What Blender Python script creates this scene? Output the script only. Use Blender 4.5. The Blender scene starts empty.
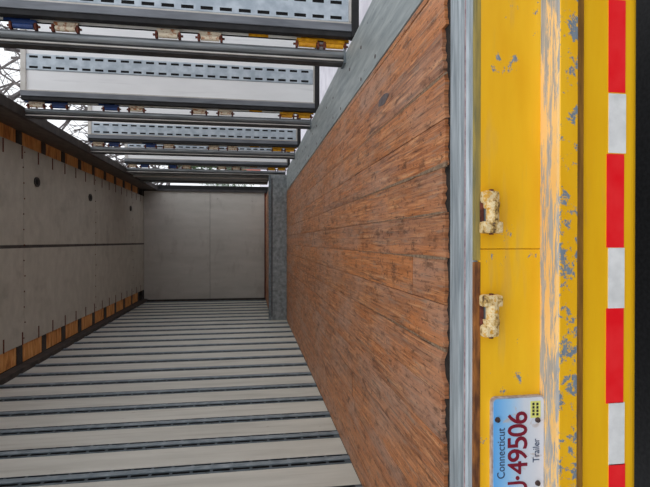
import bpy, bmesh, math, random
from mathutils import Vector, Matrix, Euler
random.seed(7)
scene = bpy.context.scene
C = scene.collection

# ------------------------------------------------------------------ camera (phone held sideways: picture left = up)
F_PX, W_PX = 475.0, 650
VPX, VPY = 251.0, 241.3            # vanishing point of the trailer's length
CAMZ = 1.63
PITCH = math.atan((325 - VPX) / F_PX)
YAWT = (243.5 - VPY) / F_PX
L = Vector((-YAWT, math.cos(PITCH), -math.sin(PITCH))).normalized()
U = (Vector((0, 0, 1)) - L * L.z).normalized()
R = L.cross(U)                     # world right = picture up
cam_d = bpy.data.cameras.new('camera'); cam = bpy.data.objects.new('camera', cam_d); C.objects.link(cam)
cam_d.sensor_width = 36; cam_d.lens = F_PX * 36 / W_PX; cam_d.clip_start = 0.02; cam_d.clip_end = 500
cam.matrix_world = Matrix(((-U.x, R.x, -L.x, 0), (-U.y, R.y, -L.y, 0), (-U.z, R.z, -L.z, CAMZ), (0, 0, 0, 1)))
scene.camera = cam
def ray(px, py): return L + R * ((243.5 - py) / F_PX) + U * ((325 - px) / F_PX)
def onY(px, py, Y): r = ray(px, py); return Vector((0, 0, CAMZ)) + r * (Y / r.y)

# ------------------------------------------------------------------ overcast sky and exposure
world = bpy.data.worlds.new('overcast_sky'); scene.world = world; world.use_nodes = True
wn = world.node_tree; wn.nodes.clear()
wo = wn.nodes.new('ShaderNodeOutputWorld'); wb = wn.nodes.new('ShaderNodeBackground')
wt = wn.nodes.new('ShaderNodeTexCoord'); wz = wn.nodes.new('ShaderNodeTexNoise'); wr = wn.nodes.new('ShaderNodeValToRGB')
wz.inputs['Scale'].default_value = 2.2; wz.inputs['Detail'].default_value = 4
wr.color_ramp.elements[0].position = .3; wr.color_ramp.elements[0].color = (.80, .83, .88, 1)
wr.color_ramp.elements[1].position = .7; wr.color_ramp.elements[1].color = (.95, .97, 1, 1)
wn.links.new(wt.outputs['Generated'], wz.inputs['Vector']); wn.links.new(wz.outputs['Fac'], wr.inputs['Fac'])
wn.links.new(wr.outputs['Color'], wb.inputs['Color']); wn.links.new(wb.outputs[0], wo.inputs[0])
wb.inputs['Strength'].default_value = 1.0
vs = scene.view_settings
vs.view_transform = 'Standard'; vs.look = 'None'; vs.gamma = 1; vs.use_curve_mapping = False
vs.exposure = 0.5

# ------------------------------------------------------------------ materials
def srgb(r, g, b):
    f = lambda c: (c / 255 / 12.92) if c <= 10 else ((c / 255 + .055) / 1.055) ** 2.4
    return (f(r), f(g), f(b), 1)
class Nodes:
    def __init__(s, name, rough=.6, metal=0):
        s.m = bpy.data.materials.new(name); s.m.use_nodes = True; s.t = s.m.node_tree
        s.b = s.t.nodes['Principled BSDF']; s.b.inputs['Roughness'].default_value = rough; s.b.inputs['Metallic'].default_value = metal
    def n(s, kind, **kw):
        o = s.t.nodes.new(kind)
        for k, v in kw.items(): setattr(o, k, v)
        return o
    def l(s, a, b): s.t.links.new(a, b)
    def pos(s, scale=(1, 1, 1), jitter=False, obj=False):
        if obj: g = s.n('ShaderNodeTexCoord').outputs['Object']
        else: g = s.n('ShaderNodeNewGeometry').outputs['Position']
        mp = s.n('ShaderNodeMapping'); mp.inputs['Scale'].default_value = scale; s.l(g, mp.inputs['Vector'])
        out = mp.outputs['Vector']
        if jitter:
            oi = s.n('ShaderNodeObjectInfo'); mu = s.n('ShaderNodeMath', operation='MULTIPLY'); mu.inputs[1].default_value = 37.0
            s.l(oi.outputs['Random'], mu.inputs[0])
            ad = s.n('ShaderNodeVectorMath', operation='ADD'); s.l(out, ad.inputs[0]); s.l(mu.outputs[0], ad.inputs[1]); out = ad.outputs[0]
        return out
    def noise(s, scale, detail=4, vec=None, rough=.55, dist=0):
        z = s.n('ShaderNodeTexNoise'); z.inputs['Scale'].default_value = scale; z.inputs['Detail'].default_value = detail
        z.inputs['Roughness'].default_value = rough; z.inputs['Distortion'].default_value = dist
        if vec is not None: s.l(vec, z.inputs['Vector'])
        return z.outputs['Fac']
    def ramp(s, fac, *stops):
        r = s.n('ShaderNodeValToRGB'); e = r.color_ramp.elements
        while len(e) < len(stops): e.new(.5)
        for el, (p, c) in zip(e, stops): el.position = p; el.color = c if len(c) == 4 else (*c, 1)
        s.l(fac, r.inputs['Fac']); return r.outputs['Color']
    def mask(s, fac, lo, hi): return s.ramp(fac, (lo, (0, 0, 0)), (hi, (1, 1, 1)))
    def mix(s, fac, a, b, blend='MIX'):
        m = s.n('ShaderNodeMix', data_type='RGBA', blend_type=blend)
        if isinstance(fac, (int, float)): m.inputs[0].default_value = fac
        else: s.l(fac, m.inputs[0])
        for i, c in ((6, a), (7, b)):
            if isinstance(c, tuple): m.inputs[i].default_value = c
            else: s.l(c, m.inputs[i])
        return m.outputs[2]
    def col(s, c):
        if isinstance(c, tuple): s.b.inputs['Base Color'].default_value = c
        else: s.l(c, s.b.inputs['Base Color'])
    def bump(s, fac, strength=.2, dist=.004):
        b = s.n('ShaderNodeBump'); b.inputs['Strength'].default_value = strength; b.inputs['Distance'].default_value = dist
        s.l(fac, b.inputs['Height']); s.l(b.outputs[0], s.b.inputs['Normal'])
def two_tone(name, a, b, scale=6, vecscale=(1, 1, 1), rough=.6, metal=0, bump=0, jitter=True, lo=.35, hi=.65):
    k = Nodes(name, rough, metal); z = k.noise(scale, 5, k.pos(vecscale, jitter)); k.col(k.ramp(z, (lo, a), (hi, b)))
    if bump: k.bump(z, bump)
    return k.m
M = {}
def m_wood():
    k = Nodes('worn_hardwood', .55)
    lam = k.n('ShaderNodeTexWhiteNoise', noise_dimensions='2D')          # laminated strips about 33 mm wide
    ps = k.pos((30, .55, 1), True); sn = k.n('ShaderNodeVectorMath', operation='FLOOR'); k.l(ps, sn.inputs[0]); k.l(sn.outputs[0], lam.inputs['Vector'])
    g = k.noise(1, 9, k.pos((85, 3.5, 1), True), .7, .5); big = k.noise(1, 4, k.pos((4, 1.6, 1), True)); mid = k.noise(1, 8, k.pos((26, 9, 4), True), .75)
    c = k.ramp(g, (.36, srgb(88, 52, 34)), (.45, srgb(158, 97, 60)), (.54, srgb(196, 130, 84)), (.64, srgb(228, 174, 126)))
    c = k.mix(k.ramp(lam.outputs['Value'], (.3, (0, 0, 0)), (1, (.55, .55, .55))), c, srgb(198, 118, 62))
    c = k.mix(k.ramp(lam.outputs['Value'], (.0, (.5, .5, .5)), (.4, (0, 0, 0))), c, srgb(120, 74, 50))
    oi = k.n('ShaderNodeObjectInfo')
    c = k.mix(k.ramp(oi.outputs['Random'], (0, (0, 0, 0)), (1, (.35, .35, .35))), c, srgb(210, 136, 80))
    c = k.mix(k.ramp(big, (.45, (0, 0, 0)), (.66, (.6, .6, .6))), c, srgb(186, 148, 126))
    st = k.noise(1, 7, k.pos((75, 6, 1), True), .7); c = k.mix(k.ramp(st, (.54, (0, 0, 0)), (.64, (.65, .65, .65))), c, srgb(146, 128, 112))
    c = k.mix(k.ramp(mid, (.53, (0, 0, 0)), (.64, (.72, .72, .72))), c, srgb(86, 54, 36))
    sc = k.noise(1, 5, k.pos((150, 3.5, 1), True), .7); c = k.mix(k.ramp(sc, (.57, (0, 0, 0)), (.64, (.7, .7, .7))), c, srgb(64, 42, 30))
    spk = k.noise(1, 5, k.pos((60, 40, 20), True), .75); c = k.mix(k.ramp(spk, (.58, (0, 0, 0)), (.65, (.8, .8, .8))), c, srgb(58, 38, 30))
    k.col(c); k.l(k.ramp(mid, (.3, (.38, .38, .38)), (.7, (.62, .62, .62))), k.b.inputs['Roughness']); k.bump(g, .5, .003); return k.m
M['wood'] = m_wood()
M['filler'] = two_tone('grey_seam_filler', srgb(104, 82, 62), srgb(156, 130, 104), 70, rough=.8)
M['dirt'] = two_tone('dark_dirt', srgb(22, 19, 17), srgb(48, 40, 34), 60, rough=.95)
M['galv'] = two_tone('galvanised_steel', srgb(134, 144, 150), srgb(186, 194, 198), 1, (5, 75, 75), .45, .2, .05)
M['galv_dark'] = two_tone('dull_steel', srgb(88, 98, 104), srgb(122, 130, 134), 26, (1, 1, 1), .5, .3, .05)
def m_plate():
    k = Nodes('scuffed_edge_plate', .5, .1)
    z = k.noise(1, 5, k.pos((40, 4, 10))); c = k.ramp(z, (.32, srgb(134, 142, 144)), (.68, srgb(176, 182, 180)))
    s = k.noise(1, 5, k.pos((70, 14, 10))); c = k.mix(k.mask(s, .66, .74), c, srgb(70, 72, 74)); k.col(c); k.bump(z, .08); return k.m
M['plate'] = m_plate()
M['riser'] = two_tone('spangled_riser', srgb(108, 114, 116), srgb(150, 155, 156), 16, rough=.5, metal=.25)
M['rust'] = two_tone('rust', srgb(92, 52, 24), srgb(166, 104, 44), 1, (14, 60, 60), .85)
M['rust_dark'] = two_tone('dark_rust', srgb(66, 28, 20), srgb(120, 62, 44), 60, rough=.9)
M['purple_edge'] = two_tone('oxide_edge', srgb(120, 92, 100), srgb(170, 150, 150), 40, rough=.7)
def m_yellow(name, wear, lo, hi, base=((244, 178, 14), (255, 198, 34)), chip=((104, 120, 136), (146, 156, 164)), stretch=(14, 40, 18)):
    k = Nodes(name, .42)
    z = k.noise(1, 5, k.pos((2.5, 9, 14))); c = k.ramp(z, (.3, srgb(*base[0])), (.7, srgb(*base[1])))
    d = k.noise(1, 4, k.pos((3, 20, 30))); c = k.mix(k.ramp(d, (.6, (0, 0, 0)), (.8, (.4, .4, .4))), c, srgb(206, 168, 96))
    if wear:
        w = k.noise(1, 9, k.pos(stretch), .74, .3); g2 = k.noise(30, 3)
        lw = k.noise(1, 2, k.pos((2.2, .3, .3))); ad = k.n('ShaderNodeMath', operation='MULTIPLY_ADD'); ad.inputs[1].default_value = .35; k.l(lw, ad.inputs[0]); k.l(w, ad.inputs[2]); sb = k.n('ShaderNodeMath', operation='SUBTRACT'); sb.inputs[1].default_value = .175; k.l(ad.outputs[0], sb.inputs[0]); w = sb.outputs[0]
        c = k.mix(k.mask(w, lo, hi), c, k.ramp(g2, (.3, srgb(*chip[0])), (.7, srgb(*chip[1]))))
        k.bump(w, .1, .003)
    k.col(c); return k.m
M['yellow'] = m_yellow('yellow_paint', True, .62, .635)
M['yellow_ledge'] = m_yellow('skylit_yellow_ledge', True, .455, .51, ((240, 186, 104), (254, 208, 136)), ((140, 140, 140), (190, 184, 174)), (5, 60, 40))  # base paled to paint in skylight on the sloping top; grey chips are wear
M['yellow_edge'] = m_yellow('chipped_yellow_edge', True, .535, .56, stretch=(24, 60, 26))
M['yellow_low'] = m_yellow('yellow_beam_paint', False, 0, 0, ((246, 182, 14), (255, 198, 26)))
M['bracket'] = two_tone('grimy_cream_yellow', srgb(196, 160, 96), srgb(232, 206, 150), 1, (60, 60, 60), .6, 0, .3)
def m_bracket():
    k = Nodes('grimy_bracket_paint', .55)
    z = k.noise(1, 6, k.pos((26, 30, 30)), .72); c = k.ramp(z, (.40, srgb(84, 62, 40)), (.46, srgb(205, 165, 92)), (.54, srgb(238, 218, 172)), (.62, srgb(218, 160, 44)))
    k.col(c); k.bump(z, .4, .004); return k.m
M['bracket'] = m_bracket()
def plain(name, c, rough=.5, metal=0):
    k = Nodes(name, rough, metal); k.col(srgb(*c)); return k.m
M['tape_red'] = two_tone('red_reflective', srgb(250, 26, 36), srgb(255, 48, 52), 14, rough=.35)
M['tape_white'] = two_tone('white_reflective', srgb(222, 222, 220), srgb(244, 244, 242), 18, rough=.35)
def m_panel(name, a, b, spot, streak=None):
    k = Nodes(name, .55)
    z = k.noise(1, 5, k.pos((6, 9, 1.6), True)); c = k.ramp(z, (.3, srgb(*a)), (.7, srgb(*b)))
    s = k.noise(1, 4, k.pos((16, 26, 10), True), .6); c = k.mix(k.ramp(s, (.7, (0, 0, 0)), (.76, (.7, .7, .7))), c, srgb(*spot))
    if streak:
        q = k.noise(1, 5, k.pos(streak, True), .6); c = k.mix(k.ramp(q, (.55, (0, 0, 0)), (.75, (.35, .35, .35))), c, srgb(*spot))
    k.col(c); return k.m
M['wall_panel'] = m_panel('white_wall_lining', (188, 186, 175), (208, 206, 195), (140, 128, 114), (3, 30, 1.2))
M['ceil_panel'] = m_panel('grey_white_roof_lining', (172, 168, 154), (190, 186, 172), (92, 80, 68), (3, 2, 1))
M['front_panel'] = m_panel('front_lining', (188, 185, 176), (204, 200, 192), (130, 120, 108), (2, 2, 5))
M['door_panel'] = m_panel('white_door_lining', (232, 233, 233), (244, 245, 245), (150, 150, 152), (20, 3, 1))
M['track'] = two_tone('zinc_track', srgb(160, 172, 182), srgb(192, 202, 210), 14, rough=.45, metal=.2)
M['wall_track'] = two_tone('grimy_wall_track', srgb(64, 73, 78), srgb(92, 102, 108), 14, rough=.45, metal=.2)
M['rib'] = two_tone('zinc_rib', srgb(112, 124, 130), srgb(146, 156, 162), 14, rough=.45, metal=.1)
M['slot'] = plain('slot_black', (14, 14, 15), .9)
M['frame'] = two_tone('grey_door_frame', srgb(96, 100, 106), srgb(122, 126, 132), 8, (4, 4, .5), .45, .2)
M['gasket'] = two_tone('black_rubber', srgb(20, 20, 22), srgb(34, 34, 36), 20, rough=.75)
M['post'] = two_tone('grey_post_steel', srgb(108, 114, 118), srgb(144, 148, 150), 6, (6, 6, .6), .38, .4)
M['post_dark'] = two_tone('dark_post_channel', srgb(40, 40, 42), srgb(64, 62, 62), 9, rough=.6)
M['trim_lt'] = two_tone('bright_trim', srgb(176, 172, 164), srgb(198, 194, 188), 9, rough=.4, metal=.2)
M['rail_dark'] = two_tone('dark_brown_rail', srgb(66, 58, 52), srgb(92, 82, 74), 1, (3, 8, 20), .6)
def m_ply():
    k = Nodes('orange_plywood', .7); z = k.noise(1, 6, k.pos((3, 16, 4), True), .6, 1.2)
    k.col(k.ramp(z, (.3, srgb(168, 100, 46)), (.5, srgb(222, 156, 84)), (.7, srgb(240, 190, 124)))); k.bump(z, .2); return k.m
M['ply'] = m_ply()
M['bow'] = two_tone('dark_roof_bow', srgb(48, 44, 42), srgb(74, 68, 62), 10, rough=.7)
M['white_paint'] = two_tone('white_exterior_paint', srgb(218, 216, 206), srgb(236, 234, 226), 12, rough=.4)
M['rusty_white'] = two_tone('rusted_white_paint', srgb(176, 106, 56), srgb(230, 216, 190), 40, rough=.7, lo=.36, hi=.5)
M['blue_paint'] = two_tone('blue_exterior_paint', srgb(22, 50, 104), srgb(34, 68, 130), 12, rough=.4)
M['yellow_hinge'] = two_tone('yellow_hinge_paint', srgb(206, 136, 6), srgb(238, 172, 14), 40, rough=.5)
M['bark'] = two_tone('grey_bark', srgb(86, 80, 78), srgb(122, 116, 114), 14, rough=.9)
M['needle'] = two_tone('evergreen', srgb(52, 78, 48), srgb(104, 128, 88), 3, rough=.8)
M['asphalt'] = two_tone('dark_asphalt', srgb(16, 16, 17), srgb(36, 36, 38), 60, rough=.9, jitter=False)
M['pale_ground'] = two_tone('pale_concrete_yard', srgb(196, 192, 200), srgb(216, 213, 219), 2.5, rough=.8, jitter=False)
M['brick'] = two_tone('red_brick', srgb(160, 84, 70), srgb(190, 112, 96), 12, rough=.85)
M['roof'] = two_tone('grey_shingle', srgb(80, 78, 80), srgb(104, 102, 104), 10, rough=.9)
M['glass'] = plain('dark_window_glass', (50, 58, 66), .1)
M['underbody'] = plain('black_underbody', (16, 16, 16), .8)
M['maroon'] = plain('maroon_print', (128, 18, 44), .5)
M['navy'] = plain('navy_print', (58, 74, 104), .5)
M['plate_edge'] = two_tone('worn_plate_rim', srgb(150, 132, 128), srgb(196, 190, 190), 60, rough=.5)
M['sticker'] = plain('yellow_sticker', (226, 226, 128), .5)
M['ink'] = plain('black_ink', (40, 40, 34), .6)
M['bolt'] = two_tone('rusted_bolt', srgb(44, 34, 34), srgb(86, 62, 54), 90, rough=.8)

# ------------------------------------------------------------------ builders
def link(name, me, mat=None, parent=None, loc=None):
    o = bpy.data.objects.new(name, me); C.objects.link(o)
    if mat is not None and me is not None:
        if not me.materials: me.materials.append(mat)
    if loc is not None: o.location = loc
    if parent: o.parent = parent
    return o
def tag(o, label=None, cat=None, group=None, kind=None):
    if label: o['label'] = label
    if cat: o['category'] = cat
    if group: o['group'] = group
    if kind: o['kind'] = kind
    return o
def empty(name, loc=(0, 0, 0)):
    o = bpy.data.objects.new(name, None); C.objects.link(o); o.location = loc; o.empty_display_size = .05; return o
def bm_box(bm, x0, x1, y0, y1, z0, z1):
    v = [bm.verts.new((x, y, z)) for x in (x0, x1) for y in (y0, y1) for z in (z0, z1)]
    for q in ((0, 1, 3, 2), (4, 6, 7, 5), (0, 4, 5, 1), (2, 3, 7, 6), (0, 2, 6, 4), (1, 5, 7, 3)): bm.faces.new([v[i] for i in q])
    return v
def done(bm, name, smooth=False, bevel=0, seg=2):
    bmesh.ops.recalc_face_normals(bm, faces=bm.faces)
    if bevel: bmesh.ops.bevel(bm, geom=[e for e in bm.edges if e.calc_face_angle(0) > .6], offset=bevel, segments=seg, affect='EDGES', profile=.6, clamp_overlap=True)
    me = bpy.data.meshes.new(name); bm.to_mesh(me); bm.free()
    if smooth: me.polygons.foreach_set('use_smooth', [True] * len(me.polygons))
    return me
def box_me(name, x0, x1, y0, y1, z0, z1, bevel=0):
    bm = bmesh.new(); bm_box(bm, x0, x1, y0, y1, z0, z1); return done(bm, name, bevel=bevel)
def box(name, x0, x1, y0, y1, z0, z1, mat, parent=None, bevel=0):
    """box object whose origin sits at the centre of its base, parent-space aware (parents stay unrotated)"""
    cx, cy = (x0 + x1) / 2, (y0 + y1) / 2
    me = box_me(name, x0 - cx, x1 - cx, y0 - cy, y1 - cy, 0, z1 - z0, bevel)
    loc = Vector((cx, cy, z0))
    if parent: loc -= wloc(parent)
    return link(name, me, mat, parent, loc)
def wloc(o):
    v = Vector(o.location); p = o.parent
    while p: v += p.location; p = p.parent
    return v
def prism_x(pts, x0, x1, name, bevel=0):
    """(y,z) outline extruded along x"""
    bm = bmesh.new(); a = [bm.verts.new((x0, y, z)) for y, z in pts]; b = [bm.verts.new((x1, y, z)) for y, z in pts]
    bm.faces.new(a); bm.faces.new(b[::-1]); n = len(pts)
    for i in range(n): bm.faces.new((a[i], a[(i + 1) % n], b[(i + 1) % n], b[i]))
    return done(bm, name, bevel=bevel)
def prism_z(pts, z0, z1, name, bevel=0, smooth=False):
    bm = bmesh.new(); a = [bm.verts.new((x, y, z0)) for x, y in pts]; b = [bm.verts.new((x, y, z1)) for x, y in pts]
    bm.faces.new(a); bm.faces.new(b[::-1]); n = len(pts)
    for i in range(n): bm.faces.new((a[i], a[(i + 1) % n], b[(i + 1) % n], b[i]))
    return done(bm, name, bevel=bevel, smooth=smooth)
def bm_cyl(bm, p, q, r0, r1=None, n=12):
    p, q = Vector(p), Vector(q); r1 = r0 if r1 is None else r1
    d = (q - p).normalized(); a = d.orthogonal().normalized(); b = d.cross(a)
    A = [bm.verts.new(p + (a * math.cos(t) + b * math.sin(t)) * r0) for t in [2 * math.pi * i / n for i in range(n)]]
    B = [bm.verts.new(q + (a * math.cos(t) + b * math.sin(t)) * r1) for t in [2 * math.pi * i / n for i in range(n)]]
    for i in range(n): bm.faces.new((A[i], A[(i + 1) % n], B[(i + 1) % n], B[i]))
    bm.faces.new(A[::-1]); bm.faces.new(B)
def cyl(name, p, q, r, mat, parent, n=12):
    bm = bmesh.new(); o = wloc(parent); bm_cyl(bm, Vector(p) - o, Vector(q) - o, r, n=n)
    return link(name, done(bm, name), mat, parent)
def text_me(body, size, extrude=.0006):
    cu = bpy.data.curves.new('lettering', 'FONT'); cu.body = body; cu.size = size; cu.extrude = extrude
    cu.align_x = 'CENTER'; cu.align_y = 'CENTER'; cu.resolution_u = 4
    o = bpy.data.objects.new('lettering', cu); C.objects.link(o)
    dg = bpy.context.evaluated_depsgraph_get(); dg.update()
    me = bpy.data.meshes.new_from_object(o.evaluated_get(dg)); bpy.data.objects.remove(o); bpy.data.curves.remove(cu)
    return me
def slotted(name, width, length, period, slot_l, slot_w, inset, lift):
    """track with two rows of real slots, running along +z, face towards -y"""
    bm = bmesh.new(); h = width / 2
    xs = [-h, -h + inset, -h + inset + slot_w, h - inset - slot_w, h - inset, h]
    zs = [0.0]; n = int((length - .015) / period); z = (length - n * period) / 2
    for i in range(n): zs += [z + (period - slot_l) / 2, z + (period + slot_l) / 2]; z += period
    zs.append(length)
    V = [[bm.verts.new((x, -lift, zz)) for x in xs] for zz in zs]
    for j in range(len(zs) - 1):
        for i in range(5):
            if i in (1, 3) and j % 2 == 1: continue
            bm.faces.new((V[j][i], V[j][i + 1], V[j + 1][i + 1], V[j + 1][i]))
    for s in (0, 5):
        a = [bm.verts.new((xs[s] + (-.008 if s == 0 else .008), 0, zz)) for zz in (0, length)]
        bm.faces.new((V[0][s], V[-1][s], a[1], a[0]))
    me = bpy.data.meshes.new(name); bm.to_mesh(me); bm.free(); return me

# ------------------------------------------------------------------ dimensions (metres)
FZ, CZ = 1.05, 3.91               # wooden floor, roof lining
FS = 475 / 515
XL, XW, XO = -1.290, .822, 1.165  # left wall, edge of the wood, outer edge of the steel edge plate
YS = 1.28 * FS                         # rear face of the sill
YW = YS + .157                         # where the boards stop
YR, YF, DZ = 8.45 * FS, 11.62 * FS, 1.305    # riser, front wall, raised front deck
HZ = 3.63                         # underside of the header over the side doors

# ------------------------------------------------------------------ ground
g = box('ground', -40, 2.2, -30, 90, -.2, 0, M['asphalt']); tag(g, 'dark asphalt ground under and behind the trailer', 'ground', kind='structure')
g = box('pavement', 2.2, 70, -30, 90, -.2, .012, M['pale_ground']); tag(g, 'pale grey pavement seen past the open side doors', 'pavement', kind='structure')

# ------------------------------------------------------------------ floor with boards
floor = box('floor', XL, XO, YS + .02, YR + .1, FZ - .16, FZ - .035, M['underbody'])
tag(floor, 'worn orange-brown hardwood trailer floor running to a steel step', 'floor', kind='structure')
BW = .1415; K = .00293
seam0 = (VPY - 259) * K
def board_me(x0, x1, y0, y1, ragged0, ragged1):
    bm = bmesh.new(); n = 10; xs = [x0 + .0011 + (x1 - x0 - .0022) * i / n for i in range(n + 1)]
    def ends(y, rag, s):
        out = []; jit = 0
        for i in range(n + 1):
            jit = .5 * jit + random.uniform(0, rag); out.append(y + s * jit)
        return out
    e0, e1 = ends(y0, ragged0, 1), ends(y1, ragged1, -1); rows = []
    zt = FZ + random.uniform(-.0012, .0012)
    for k in range(5):
        t = k / 4; rows.append([bm.verts.new((x, a + (b - a) * t, zt - (.0012 if i in (0, n) else 0) + random.uniform(-.0004, .0004))) for i, (x, a, b) in enumerate(zip(xs, e0, e1))])
    low = [[bm.verts.new((v.co.x, v.co.y, FZ - .034)) for v in rows[q]] for q in (0, -1)]
    for k in range(4):
        for i in range(n): bm.faces.new((rows[k][i], rows[k][i + 1], rows[k + 1][i + 1], rows[k + 1][i]))
    for i in range(n):
        bm.faces.new((low[0][i], low[0][i + 1], rows[0][i + 1], rows[0][i])); bm.faces.new((rows[-1][i], rows[-1][i + 1], low[1][i + 1], low[1][i]))
    for s in (0, n):
        bm.faces.new([rows[k][s] for k in range(5)] + [low[1][s], low[0][s]])
    return done(bm, 'floor_board')
x = seam0
while x > XL: x -= BW
row = 0
while x < XW - .01:
    a, b = max(x, XL), min(x + BW, XW)
    if b - a > .015:
        cuts = [YW + .018]
        yb = YW + random.choice((1.5, 2.3, 3.1)) + random.uniform(-.2, .2)
        if abs(x + BW - seam0) < .01: yb = 1.66      # the butt joint near the threshold
        while yb < YR - .8: cuts.append(yb); yb += random.uniform(2.4, 3.4)
        cuts.append(YR)
        for c0, c1 in zip(cuts[:-1], cuts[1:]):
            link('floor_board', board_me(a, b, c0 + (.0 if c0 == YW + .018 else .0015), c1 - .0015, random.choice((.014, .026)) if c0 == YW + .018 else .002, .002), M['wood'], floor, -wloc(floor))
    x += BW; row += 1
# grey worn filler in a few seams
for i, (py, y1, w) in enumerate(((162, 2.6, .009), (211, 2.2, .005), (259, 2.5, .007), (68, 3.0, .006), (354, 2.3, .005))):
    xs = (VPY - py) * K
    bm = bmesh.new(); n = 14; A = []; B = []
    for k in range(n + 1):
        y = YW + .02 + (y1 - YW) * k / n; ww = w * (1 - .8 * k / n) * random.uniform(.25, 1.0)
        A.append(bm.verts.new((xs - ww, y, FZ + .0016))); B.append(bm.verts.new((xs + ww, y, FZ + .0016)))
    for k in range(n): bm.faces.new((A[k], B[k], B[k + 1], A[k + 1]))
    r = bmesh.ops.extrude_face_region(bm, geom=list(bm.faces)); bmesh.ops.translate(bm, vec=(0, 0, -.006), verts=[v for v in r['geom'] if isinstance(v, bmesh.types.BMVert)])
    tag(link('seam_filler', done(bm, 'seam_filler'), M['filler'], floor, -wloc(floor)), 'grey worn seam between boards')
# dark knot stain
bm = bmesh.new(); pc = Vector((0, 0, 0)); r = ray(383, 100); pc = Vector((0, 0, CAMZ)) + r * ((FZ + .002 - CAMZ) / r.z)
ring = [bm.verts.new((pc.x + .022 * math.cos(t) * random.uniform(.8, 1.1), pc.y + .085 * math.sin(t) * random.uniform(.85, 1.1), FZ + .0012)) for t in [i * math.pi / 8 for i in range(16)]]
bm.faces.new(ring); r_ = bmesh.ops.extrude_face_region(bm, geom=list(bm.faces)); bmesh.ops.translate(bm, vec=(0, 0, .0012), verts=[v for v in r_['geom'] if isinstance(v, bmesh.types.BMVert)])
M['stain'] = two_tone('grey_patch', srgb(84, 74, 74), srgb(112, 100, 98), 50, rough=.7)
tag(link('patch', done(bm, 'patch'), M['stain'], floor, -wloc(floor)), 'small dark grey patch on a board')
# dark dirt line where the boards stop, steel edge plate with bolts
box('dirt_gap', XL, XW, YW - .026, YW + .06, FZ - .035, FZ - .012, M['dirt'], floor)
ep = box('edge_plate', XW + .006, XO, YS + .05, YR + .02, FZ - .03, FZ + .002, M['plate'], floor, .002); tag(ep, 'scuffed grey steel edge plate')
bolt_me = None
for i in range(24):
    for bx in (XW + .05, XW + .2):
        if bolt_me is None:
            bm = bmesh.new(); bm_cyl(bm, (0, 0, 0), (0, 0, .002), .011, .009, 10); bolt_me = done(bm, 'bolt')
        if (i * 7 + int(bx * 10)) % 3 == 0: continue
        link('bolt', bolt_me, M['bolt'], ep, Vector((bx + random.uniform(-.01, .01), 1.6 + i * .29, FZ + .0015)) - wloc(ep))

# ------------------------------------------------------------------ step riser and raised front deck
deck = box('trim_1', XL, 1.09, YR + .02, YF, DZ - .1, DZ - .02, M['underbody']); tag(deck, 'raised wooden front deck behind the steel step', 'deck', kind='structure')
for i in range(17):
    xa = XL + .01 + i * .1415
    if xa + .139 < 1.09: box('floor_board', xa, xa + .139, YR + .06, YF - .02, DZ - .02, DZ, M['wood'], deck)
rs = box('trim_2', XL + .004, 1.085, YR - .01, YR + .02, FZ, DZ + .03, M['riser'], bevel=.004); tag(rs, 'spangled grey steel step riser across the floor end', 'step', kind='structure')
box('cap_angle', XL + .004, 1.085, YR - .022, YR + .06, DZ + .0, DZ + .04, M['galv_dark'], rs, .006)
box('dark_strip', XL + .06, 1.02, YR - .016, YR - .008, FZ + .235, FZ + .25, M['post_dark'], rs)

# ------------------------------------------------------------------ left wall: lining panels between vertical slotted tracks
wl = box('wall_left', XL - .1, XL - .03, YS + .04, YF + .05, .75, CZ + .09, M['underbody'])
tag(wl, 'ribbed trailer wall of white lining strips between slotted vertical tracks', 'wall', kind='structure')
TP, TW = .397 * FS, .118 * FS
tr_len = CZ - .05 - FZ
tr_me = slotted('track', TW, tr_len, .11, .094, .022, .006, .014)
tr_me2 = slotted('track', TW, CZ - .05 - DZ, .11, .094, .022, .006, .014)
tb_me = box_me('slot_backing', -TW / 2, TW / 2, -.001, .004, 0, tr_len)
rib_me = box_me('centre_rib', -.02, .02, -.022, -.0135, 0, tr_len, .004)
pan_me = box_me('wall_panel', -.012, 0, -(TP - TW) / 2 + .008, (TP - TW) / 2 - .008, 0, tr_len, .003)
k0 = 3.0 * FS
tr0 = None
for k in range(-4, 24):
    y = k0 + k * TP
    if y > YF - .08: break
    zb = FZ if y < YR else DZ
    if y - TW / 2 > YS + .1:
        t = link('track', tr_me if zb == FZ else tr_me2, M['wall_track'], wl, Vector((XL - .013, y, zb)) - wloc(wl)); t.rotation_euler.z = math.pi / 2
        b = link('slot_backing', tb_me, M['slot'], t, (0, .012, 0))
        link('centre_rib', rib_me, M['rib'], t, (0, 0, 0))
    yp = y + TP / 2
    if yp < YF - .1:
        link('wall_panel', pan_me, M['wall_panel'], wl, Vector((XL - .002, yp, zb if yp > YR else FZ)) - wloc(wl))
box('top_rail', XL - .03, XL + .05, YS + .05, YF, CZ - .075, CZ + .03, M['bow'], wl, .006)

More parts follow.
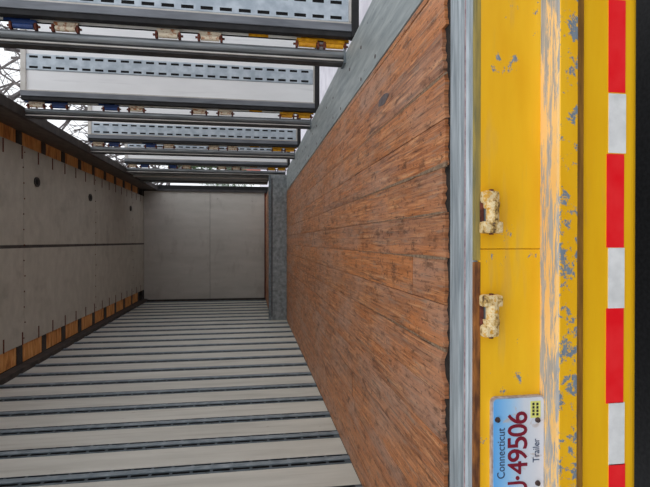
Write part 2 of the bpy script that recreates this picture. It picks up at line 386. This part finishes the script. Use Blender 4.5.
# ------------------------------------------------------------------ ceiling
ce = box('ceiling', XL - .08, 1.2, YS + .04, YF + .1, CZ + .09, CZ + .12, M['underbody'])
tag(ce, 'grey-white lined trailer roof with plywood blocks along both edges', 'ceiling', kind='structure')
cxl, cxr, cmid = -1.045, .965, -.055
ys = [YS + .06, 2.99, 5.24, 7.49, 9.74, YF - .005]
for a, b in zip(ys[:-1], ys[1:]):
    for (p, q) in ((cxl, cmid - .016), (cmid + .016, cxr)):
        box('roof_panel', p, q, a + .002, b - .002, CZ, CZ + .012, M['ceil_panel'], ce, .002)
box('seam_channel', cmid - .03, cmid + .03, YS + .06, YF - .01, CZ + .004, CZ + .02, M['bow'], ce)
riv = bmesh.new(); bmesh.ops.create_icosphere(riv, subdivisions=1, radius=.009); riv_me = done(riv, 'rivet')
for ysm in ys[1:-1]:
    for i in range(13):
        link('rivet', riv_me, M['rust_dark'], ce, Vector((cxl + .06 + i * (cxr - cxl - .12) / 12, ysm + random.uniform(-.02, .02), CZ)) - wloc(ce))
bow_me = box_me('roof_bow', -(1.1 + 1.26) / 2, (1.1 + 1.26) / 2, -.06, .06, 0, .07, .004)
ply_me = {}
for k in range(-7, 12):
    y = 5.19 + .568 * k
    if y < YS + .1: continue
    if y > YF - .1: break
    link('roof_bow', bow_me, M['bow'], ce, Vector(((1.1 - 1.26) / 2, y, CZ + .018)) - wloc(ce))
    for s, (p, q) in enumerate(((-1.232, cxl + .03), (cxr - .03, 1.11))):
        if s not in ply_me: ply_me[s] = box_me('plywood_block', -(q - p) / 2, (q - p) / 2, -.218, .218, 0, .015, .004)
        if y + .50 < YF: link('plywood_block', ply_me[s], M['ply'], ce, Vector(((p + q) / 2, y + .282, CZ + random.uniform(.014, .024))) - wloc(ce))
strip_me = box_me('fixing_strip', -.065, .065, -.011, .011, -.003, 0)
for k in range(-11, 20):
    y = 4.832 + .3715 * k
    if y < YS + .1 or y > YF - .15: continue
    for xx in (cxl + .06, cxr - .07):
        link('fixing_strip', strip_me, M['rust_dark'], ce, Vector((xx, y, CZ)) - wloc(ce))
# dark round fixtures on the roof lining
for (px, py), lab in (((36.5, 182), 'dark round fixture on the roof lining nearest the rear'), ((90, 197.5), 'dark round fixture midway along the roof lining'), ((130.5, 208.5), 'dark round fixture on the roof lining nearest the front wall')):
    r = ray(px, py); p = Vector((0, 0, CAMZ)) + r * ((CZ - CAMZ) / r.z)
    e = empty('roof_fixture', (p.x, p.y, CZ - .014)); tag(e, lab, 'fixture', 'dark round roof fixtures')
    bm = bmesh.new(); bmesh.ops.create_circle(bm, segments=24, radius=.085)
    prof = [(.052, .014), (.052, .002), (.045, .0), (.036, .004), (.03, .010), (.0, .012)]
    bm.free(); bm = bmesh.new(); rings = []
    for rr, zz in prof[:-1]: rings.append([bm.verts.new((rr * math.cos(t), rr * 1.25 * math.sin(t), zz)) for t in [i * math.pi / 12 for i in range(24)]])
    for A, B in zip(rings[:-1], rings[1:]):
        for i in range(24): bm.faces.new((A[i], A[(i + 1) % 24], B[(i + 1) % 24], B[i]))
    link('rim', done(bm, 'rim'), M['bow'], e)
    bm = bmesh.new(); vv = [bm.verts.new((.031 * math.cos(t), .04 * math.sin(t), .0095)) for t in [i * math.pi / 12 for i in range(24)]]; cc = bm.verts.new((0, 0, .004))
    for i in range(24): bm.faces.new((vv[i], vv[(i + 1) % 24], cc))
    link('lens', done(bm, 'lens'), M['slot'], e)

# ------------------------------------------------------------------ front wall
wf = box('wall_front', XL - .05, 1.22, YF + .012, YF + .06, .9, CZ + .09, M['underbody'])
tag(wf, 'plain grey-white front wall at the far end of the trailer', 'wall', kind='structure')
zsp = onY(210, 243, YF).z
for z0, z1 in ((DZ, zsp - .003), (zsp + .003, CZ)):
    box('lining_sheet', XL + .02, 1.1, YF, YF + .011, z0, z1, M['front_panel'], wf, .002)
box('corner_angle', XL - .02, XL + .028, YF - .04, YF + .005, DZ, CZ, M['bow'], wf)
box('corner_angle', 1.085, 1.13, YF - .05, YF + .005, DZ, CZ, M['post_dark'], wf)
box('top_channel', XL - .03, 1.1, YF - .12, YF + .011, CZ + .016, CZ + .088, M['bow'], wf)
box('kick_strip', XL + .02, 1.1, YF - .02, YF + .004, DZ, DZ + .03, M['rust_dark'], wf)

# ------------------------------------------------------------------ right side: header, posts, fixed panel
wr_ = box('wall_right', 1.105, 1.18, YS + .05, YF + .05, HZ, CZ + .09, M['rail_dark'], bevel=.006)
tag(wr_, 'open trailer side of steel posts under a dark brown header rail', 'wall', kind='structure')
box('drip_rail', 1.095, 1.185, YS + .05, YF + .05, HZ - .02, HZ + .02, M['bow'], wr_, .004)
box('side_skirt', 1.12, XO - .002, YS + .2, YF, .5, FZ - .032, M['white_paint'], wr_)
POSTS = [y * FS for y in (3.13, 4.96, 6.84, 8.72)]
def post(yc, x0=1.105, zb=FZ + .002):
    t = HZ - .02 - zb
    # bowed galvanised outer half, dark channel, bright trim, dark inner flange
    outer = [(.034, .09), (.034, .012)] + [(.034 + .044 * (i / 8), .012 - .016 * math.sin(math.pi * i / 8)) for i in range(1, 9)] + [(.078, .09)]
    o = link('post', prism_z(outer, 0, t, 'post'), M['post'], wr_, Vector((x0, yc, zb)) - wloc(wr_))
    link('inner_channel', box_me('inner_channel', 0, .034, .018, .09, 0, t, .003), M['post_dark'], o)
    link('bright_trim', box_me('bright_trim', .012, .021, .008, .019, 0, t, .002), M['trim_lt'], o)
    link('foot_plate', box_me('foot_plate', -.004, .082, -.01, .1, -.0005, .012, .002), M['galv_dark'], o)
for y in POSTS[:3]: post(y)
o = post(POSTS[3], zb=FZ + .002)
# fixed panel of the front bay, beside the raised deck, with a narrow gap before the front wall
fp = box('fixed_panel', 1.12, 1.17, POSTS[3] + .1, 10.3 * FS, DZ + .005, HZ - .02, M['galv_dark'], wr_, .004)
box('panel_rib', 1.105, 1.12, 9.2 * FS, 9.3 * FS, DZ + .03, HZ - .02, M['trim_lt'], fp)
box('panel_rib', 1.105, 1.12, 9.9 * FS, 9.96 * FS, DZ + .03, HZ - .02, M['post_dark'], fp)

# ------------------------------------------------------------------ open side doors, each hinged on its post
DB, DT, DWID, DX = 1.025, HZ - .005, .82, 1.276
dtrack_me = slotted('track', .128, DT - DB - .05, .109, .07, .02, .008, .006)
door_labels = ['open white side door nearest the rear, cut off at the photo edge, yellow hinges',
               'open white side door hinged on the second post, its whole slotted track in view',
               'open white side door hinged on the third post, partly behind the larger one',
               'farthest open white side door, a thin strip beside the evergreen']
def door(i, yp):
    Y0 = yp - .02
    d = empty('door_%d' % (i + 1), (DX, Y0, DB)); H = DT - DB
    tag(d, door_labels[i], 'door', kind='structure')
    P = lambda name, x0, x1, y0, y1, z0, z1, mat, par=d, bev=.003: box(name, x0 + DX, x1 + DX, y0 + Y0, y1 + Y0, z0 + DB, z1 + DB, mat, par, bev)
    P('panel', .0, DWID, -.02, .02, .0, H, M['door_panel'])
    P('frame_stile', .0, .045, -.034, -.018, .0, H, M['frame'])
    P('gasket', -.032, .0, -.026, .022, .0, H, M['gasket'])
    P('frame_stile', DWID - .05, DWID, -.034, -.018, .0, H, M['frame'])
    P('frame_rail', .045, DWID - .05, -.034, -.018, H - .045, H, M['trim_lt'])
    P('bottom_gasket', -.032, DWID, -.036, .03, -.045, .0, M['gasket'])
    P('bead', .045, .056, -.030, -.018, .0, H - .045, M['trim_lt'])
    P('bottom_sill', .06, DWID - .05, -.028, -.018, .0, .014, M['trim_lt'])
    xc = .30 if i % 2 else .125
    P('track_backing', xc - .066, xc + .066, -.022, -.018, .018, H - .048, M['slot'], bev=0)
    link('track', dtrack_me, M['track'], d, (xc, -.022, .02))
    # outside flange along the hinge edge in its paint bands: yellow low down, white, blue above
    bands = [(0, .30, 'yellow_hinge'), (.30, .50, 'white_paint'), (.50, .62, 'yellow_hinge'), (.62, 1.84, 'white_paint'), (1.84, 1.98, 'blue_paint'), (1.98, 2.24, 'white_paint'), (2.24, H, 'blue_paint')]
    for a, b, m in bands:
        P('hinge_flange', -.036, .02, .050, .056, a, b, M[m], bev=.001)
    P('flange_lip', -.040, -.035, .048, .060, 0, H, M['gasket'])
    P('back_skin', .0, DWID, .02, .05, 0, H, M['white_paint'])
    # hinges: strap, knuckle in the gap beside the post, rusty pin
    for z, m in ((.03, 'yellow_hinge'), (.20, 'yellow_hinge'), (.78, 'rusty_white'), (1.02, 'rusty_white'), (1.58, 'rusty_white'), (1.80, 'blue_paint'), (2.24, 'blue_paint'), (2.43, 'rusty_white')):
        h = P('hinge', -.062, -.032, .030, .050, z, z + .13, M[m])
        cyl('knuckle', (DX - .070, yp + .012, DB + z + .012), (DX - .070, yp + .012, DB + z + .118), .016, M[m], h)
        cyl('pin', (DX - .070, yp + .012, DB + z - .02), (DX - .070, yp + .012, DB + z + .15), .007, M['rust_dark'], h, 8)
        for zz in (-.008, .122):
            P('knuckle_ear', -.094, -.054, .012, .044, z + zz, z + zz + .014, M['rust_dark'], h)
    return d
for i, y in enumerate(POSTS): door(i, y)

# ------------------------------------------------------------------ rear sill: threshold, yellow face, ledge, lower beam
rsill = empty('rear_sill', (0, YS, .47))
tag(rsill, 'yellow painted steel rear sill and bumper with chipped ledge and striped tape', 'bumper')
off = -wloc(rsill)
SX0, SX1 = -1.38, 1.3
zz = lambda px, Y=YS: onY(px, 243, Y).z
# threshold plate with lengthwise ribs
yE = YW - .02
pts = [(yE, FZ - .02), (yE, FZ + .004), (yE - .008, FZ + .006), (YS + .075, FZ + .006), (YS + .068, FZ + .003), (YS + .045, FZ + .003), (YS + .040, FZ + .008), (YS + .026, FZ + .008), (YS + .022, FZ + .002), (YS + .012, FZ + .001), (YS + .008, FZ - .02)]
th = link('threshold_plate', prism_x(pts, SX0, SX1, 'threshold_plate'), M['galv'], rsill, off); tag(th, 'grey galvanised threshold plate with ribs')
def sub(o, name, me, mat): return link(name, me, mat, o, -wloc(o))
sub(th, 'oxide_bead', prism_x([(YS + .026, FZ + .0075), (YS + .030, FZ + .0105), (YS + .034, FZ + .0075)], SX0, SX1, 'oxide_bead'), M['purple_edge'])
xj = onY(500, 249, YS).x; xr2 = onY(474, 262, YS).x
z1 = zz(479); z2 = zz(540)
M['grimy_strip'] = two_tone('grimy_yellow_strip', srgb(120, 112, 72), srgb(178, 152, 70), 1, (6, 40, 60), .7)
box('rust_strip', SX0, xr2, YS - .002, YS + .02, z1 - .004, FZ - .004, M['rust'], rsill, .002)
box('paint_strip', xr2 + .004, SX1, YS - .001, YS + .02, z1 - .004, FZ - .004, M['grimy_strip'], rsill, .002)
for a, b in ((SX0, xj - .0006), (xj + .0006, SX1)):
    box('face_panel', a, b, YS, YS + .03, z2 - .03, z1, M['yellow'], rsill, .003)
# projecting ledge: sloping top, chipped front edge
YL = YS - .055
zl0 = zz(540); zl1 = zz(559, YL); zl2 = zz(578.5, YL)
lg = link('ledge', prism_x([(YS + .002, zl0), (YL + .006, zl1 + .003), (YL + .002, zl1 - .002), (YS + .002, zl1 - .03)], SX0, SX1, 'ledge'), M['yellow_ledge'], rsill, off); tag(lg, 'pale worn sloping ledge')
link('ledge_face', prism_x([(YL + .006, zl1 + .002), (YL, zl1 - .004), (YL, zl2 + .004), (YL + .004, zl2), (YS + .02, zl2), (YS + .02, zl1 - .035), (YS + .0, zl1 - .031)], SX0, SX1, 'ledge_face'), M['yellow_edge'], rsill, off)
M['shade_brown'] = two_tone('brown_painted_shade', srgb(120, 80, 18), srgb(168, 118, 34), 1, (6, 40, 60), .7)
box('dark_strip', SX0, SX1, YL + .012, YS + .02, zz(583.5, YL + .012), zl2, M['shade_brown'], rsill, .002)  # shade under the projecting ledge, painted as a brown strip
# lower beam, slightly rounded at the bottom
YB = YS - .03
zb0 = zz(583.5, YL + .012); zb1 = zz(640.5, YB)
prof = [(YS + .1, zb0), (YB + .012, zb0), (YB, zb0 - .01)] + [(YB + .03 * (1 - math.cos(t)), zb1 + .03 - .03 * math.sin(t)) for t in [i * math.pi / 12 for i in range(7)]] + [(YS + .1, zb1)]
lb = link('lower_beam', prism_x(prof, SX0, SX1, 'lower_beam'), M['yellow_low'], rsill, off)
# striped tape, each piece with its own slight offset
pieces = [(-1, 93, 'r', 608.5, 625), (93, 153.5, 'w', 608.5, 625.5), (153.5, 247.5, 'r', 606.5, 623.5), (247.5, 308, 'w', 608, 624), (308, 402.5, 'r', 606, 623), (402.5, 464, 'w', 608.5, 624), (464, 557, 'r', 608.5, 624.5), (-62, -1, 'w', 608.5, 625), (557, 618, 'w', 608.5, 624.5), (618, 712, 'r', 608.5, 624.5), (-156, -62, 'r', 608.5, 625), (-217, -156, 'w', 608.5, 625)]
for a, b, c, p, q in pieces:
    A = onY(p, a, YB); B = onY(q, b, YB)
    t = box('reflective_tape', B.x, A.x - .001, YB - .0015, YB + .001, B.z, A.z, M['tape_red' if c == 'r' else 'tape_white'], rsill)
    tag(t, ('red' if c == 'r' else 'white') + ' stripe of reflective tape')
# two hinge brackets
def bracket(py0, py1, flip):
    xa, xb = onY(490, py1, YS).x, onY(490, py0, YS).x; xm = (xa + xb) / 2; w = xb - xa; s = -1 if flip else 1
    zt = zz(479) - .002; h = .062; zc = zt - h / 2 + .012
    e = link('hinge_bracket', box_me('hinge_bracket', -w * .5, w * .5, -.008, 0, -h * .5, h * .2, .003), M['bracket'], rsill, Vector((xm, YS, zc)) - wloc(rsill))
    tag(e, 'grimy cream-yellow hinge bracket')
    def cylx(name, a, b, r0, r1, y, z, mat, n=14, bev=0):
        bm = bmesh.new(); bm_cyl(bm, (min(a, b), y, z), (max(a, b), y, z), r0, r1, n); link(name, done(bm, name, bevel=bev), M[mat], e)
    # square eared knuckle at one end, round lug at the other, waisted barrel between
    link('knuckle', box_me('knuckle', min(-w * .5 * s, -w * .22 * s), max(-w * .5 * s, -w * .22 * s), -.034, -.002, -h * .5, h * .38, .007), M['bracket'], e)
    link('knuckle', box_me('knuckle', min(w * .5 * s, w * .2 * s), max(w * .5 * s, w * .2 * s), -.032, -.002, -h * .36, h * .36, .010), M['bracket'], e)
    cylx('barrel', -w * .3, w * .3, .017, .017, -.020, -h * .10, 'bracket')
    cylx('collar', w * .08 * s, w * .24 * s, .020, .022, -.018, -h * .08, 'bracket', bev=.003)
    link('web', box_me('web', -w * .3, w * .3, -.016, -.004, h * .10, h * .19, .002), M['galv_dark'], e)
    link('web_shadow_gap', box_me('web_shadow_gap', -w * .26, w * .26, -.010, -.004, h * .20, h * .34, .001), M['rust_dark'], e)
    cylx('pin', -w * .53, w * .53, .006, .006, -.020, -h * .05, 'rust_dark', 10)
bracket(191.5, 233.5, False); bracket(294, 335.5, True)
# back of the trailer below the floor, so the space underneath is enclosed
under = box('underbody_frame', XL, 1.12, YS + .2, YF, .62, FZ - .165, M['underbody']); tag(under, 'black underbody in shadow behind the bumper', 'underbody', kind='structure')

# ------------------------------------------------------------------ licence plate
YP = YS - .012
A = onY(492, 398, YP); B = onY(544.5, 506, YP); pw, ph = A.x - B.x, A.z - B.z
pl = empty('license_plate', ((A.x + B.x) / 2, YP, (A.z + B.z) / 2)); tag(pl, 'weathered blue and white trailer license plate on the yellow sill', 'license plate')
def rounded(w, h, r, y0, y1, name):
    pts = []
    for cx, cz, a0 in ((w / 2 - r, h / 2 - r, 0), (-w / 2 + r, h / 2 - r, 90), (-w / 2 + r, -h / 2 + r, 180), (w / 2 - r, -h / 2 + r, 270)):
        for i in range(6):
            t = math.radians(a0 + i * 18); pts.append((cx + r * math.cos(t), cz + r * math.sin(t)))
    bm = bmesh.new(); a = [bm.verts.new((x, y0, z)) for x, z in pts]; b = [bm.verts.new((x, y1, z)) for x, z in pts]; bm.faces.new(a); bm.faces.new(b[::-1]); n = len(pts)
    for i in range(n): bm.faces.new((a[i], a[(i + 1) % n], b[(i + 1) % n], b[i]))
    return done(bm, name)
link('rim', rounded(pw, ph, .014, -.0005, .012, 'rim'), M['plate_edge'], pl)
k = Nodes('plate_print', .35)
sx = k.n('ShaderNodeSeparateXYZ'); k.l(k.n('ShaderNodeTexCoord').outputs['Object'], sx.inputs[0])
mr = k.n('ShaderNodeMapRange'); mr.inputs[1].default_value = -ph / 2; mr.inputs[2].default_value = ph / 2; k.l(sx.outputs['Z'], mr.inputs[0])
c = k.ramp(mr.outputs[0], (.0, srgb(222, 222, 228)), (.4, srgb(214, 222, 232)), (.66, srgb(160, 206, 242)), (1, srgb(92, 176, 242)))
z_ = k.noise(1, 6, k.pos((18, 1, 18), obj=True), .65, .8); c = k.mix(k.mask(z_, .60, .68), c, srgb(196, 186, 182)); k.col(c)
link('plate_face', rounded(pw - .008, ph - .008, .011, -.0018, .0, 'plate_face'), k.m, pl)
def letters(body, size, cpx, cpy, wpx, hpx, mat, name):
    """lettering scaled to the width and height it has on the plate (heights/widths in photo pixels)"""
    me = text_me(body, 1.0, .004)
    xs = [v.co.x for v in me.vertices]; yy = [v.co.y for v in me.vertices]
    a = onY(cpx - hpx / 2, cpy - wpx / 2, YP); b = onY(cpx + hpx / 2, cpy + wpx / 2, YP)
    tw, thh = a.x - b.x, a.z - b.z; sxx = tw / (max(xs) - min(xs)); syy = thh / (max(yy) - min(yy)); cx, cy = (max(xs) + min(xs)) / 2, (max(yy) + min(yy)) / 2
    for v in me.vertices:
        X, Y, Z = v.co; v.co = ((X - cx) * sxx, -.0022 - (Z + .004) * .08, (Y - cy) * syy)
    ctr = onY(cpx, cpy, YP)
    return link(name, me, mat, pl, ctr - Vector(pl.location))
letters('Connecticut', 1, 500.5, 453, 50, 7.5, M['navy'], 'state_lettering')
# plate number, digit by digit; heights 18 px
for ch, cy, w in (('6', 417.5, 10.5), ('0', 430, 10.5), ('5', 442.5, 10.5), ('9', 455, 10.5), ('4', 467.5, 11), ('U', 487.6, 11)):
    o = letters(ch, 1, 517, cy, w, 19, M['maroon'], 'plate_character')
    sol = o.modifiers.new('bold', 'SOLIDIFY'); sol.thickness = .002; sol.offset = 0
bm = bmesh.new(); bm_cyl(bm, (0, -.0035, 0), (0, -.001, 0), .0055, n=14)
link('plate_character', done(bm, 'dot'), M['maroon'], pl, onY(517, 477.6, YP) - Vector(pl.location))
letters('Trailer', 1, 535.5, 450, 23, 6.5, M['navy'], 'type_lettering')
a = onY(530, 401, YP); b = onY(540, 417, YP)
st = box('sticker', b.x, a.x, YP - .0026, YP - .0015, b.z, a.z, M['sticker'], pl)
for i in range(2):
    for q in range(4):
        p = onY(532.8 + i * 4, 403.5 + q * 3.4, YP); box('print_mark', p.x - .0035, p.x + .003, YP - .0032, YP - .0026, p.z - .003, p.z + .003, M['ink'], st)
for px, py in ((497, 419.5), (537, 419.5), (537, 482.5)):
    p = onY(px, py, YP); bm = bmesh.new(); bm_cyl(bm, (0, -.007, 0), (0, 0, 0), .0065, .008, 8); link('bolt', done(bm, 'bolt'), M['bolt'], pl, p - Vector(pl.location))

# ------------------------------------------------------------------ outside: bare trees, evergreen, brick building
def bare_tree(loc, h, seed, label):
    rnd = random.Random(seed); e = empty('bare_tree', loc); tag(e, label, 'tree', 'bare trees beyond the doors')
    tb, bb = bmesh.new(), bmesh.new()
    def grow(p, d, ln, r, lev):
        q = p + d * ln; bm_cyl(tb if lev == 0 else bb, p, q, r, r * .72, 6 if lev < 2 else 4)
        if lev >= 7 or r < .005: return
        for i in range(2 if lev == 0 else rnd.choice((2, 3, 3))):
            ax = d.orthogonal().normalized(); ax.rotate(Matrix.Rotation(rnd.uniform(0, 6.28), 3, d)); nd = d.copy(); nd.rotate(Matrix.Rotation(rnd.uniform(.3, .85), 3, ax)); nd.z += .08; nd.normalize()
            grow(p + d * ln * rnd.uniform(.75, 1), nd, ln * rnd.uniform(.62, .85), r * rnd.uniform(.54, .72), lev + 1)
    grow(Vector((0, 0, -.05)), Vector((rnd.uniform(-.1, .1), 0, 1)).normalized(), h * .25, h * .017, 0)
    link('trunk', done(tb, 'trunk'), M['bark'], e); link('branches', done(bb, 'branches'), M['bark'], e)
for i, (x, y, h, lab) in enumerate(((4.45, 10.8, 11, 'bare winter tree showing between the roof rail and second door'),
                                    (4.6, 18.5, 13, 'bare winter tree behind the third open door'),
                                    (5.6, 28, 15, 'bare tree behind the farthest doors, nearest the evergreens'))):
    bare_tree((x, y, .012), h, (11 + i) if i else 57, lab)
def evergreen(loc, h, w, seed, label):
    rnd = random.Random(seed); e = empty('evergreen_tree', loc); tag(e, label, 'tree', 'evergreens behind the far door')
    bm = bmesh.new(); bm_cyl(bm, (0, 0, -.05), (0, 0, h * .9), .14, .03, 8); link('trunk', done(bm, 'trunk'), M['bark'], e)
    bm = bmesh.new()
    for i in range(2600):
        t = rnd.random() ** .7; rad = w * (1 - t) * rnd.uniform(.55, 1.05) + .05; a = rnd.uniform(0, 6.283); z = 1.6 + t * (h - 1.6) - rad * .1
        c = Vector((rad * math.cos(a), rad * math.sin(a), z)); d = Vector((math.cos(a), math.sin(a), -.35 + rnd.uniform(-.3, .3))).normalized(); s = d.cross(Vector((0, 0, 1))).normalized(); ln = rnd.uniform(.18, .38)
        n_ = s.cross(d) * .03
        v = [bm.verts.new(c - s * .05), bm.verts.new(c + s * .05), bm.verts.new(c + d * ln), bm.verts.new(c + n_ + d * ln * .3)]
        bm.faces.new((v[0], v[1], v[3])); bm.faces.new((v[1], v[2], v[3])); bm.faces.new((v[2], v[0], v[3]))
    o = link('foliage', done(bm, 'foliage'), M['needle'], e); o['kind'] = 'stuff'
evergreen((5.0, 35, .012), 7.4, 2.0, 3, 'evergreen seen through the slit before the last post')
evergreen((6.4, 42, .012), 8.6, 2.2, 5, 'taller evergreen farther from the trailer side')
bh = empty('brick_house', (16.4, 84, .012)); tag(bh, 'small red brick house far beyond the open doors', 'house')
box('wall', 12.3, 22.8, 80, 88, .0, 3.2, M['brick'], bh)
link('roof', prism_x([(79.5 - 84, 3.19), (0, 6), (88.5 - 84, 3.19)], 9.1 - 13.6, 20.4 - 13.6, 'roof'), M['roof'], bh)
for xw in (13.6, 16.6, 19.6):
    w_ = box('window', xw, xw + 1.2, 79.94, 80.03, 1.0, 2.3, M['white_paint'], bh)
    for q in (0, 1): box('pane', xw + .08 + q * .54, xw + .58 + q * .54, 79.91, 79.95, 1.08, 2.22, M['glass'], w_)
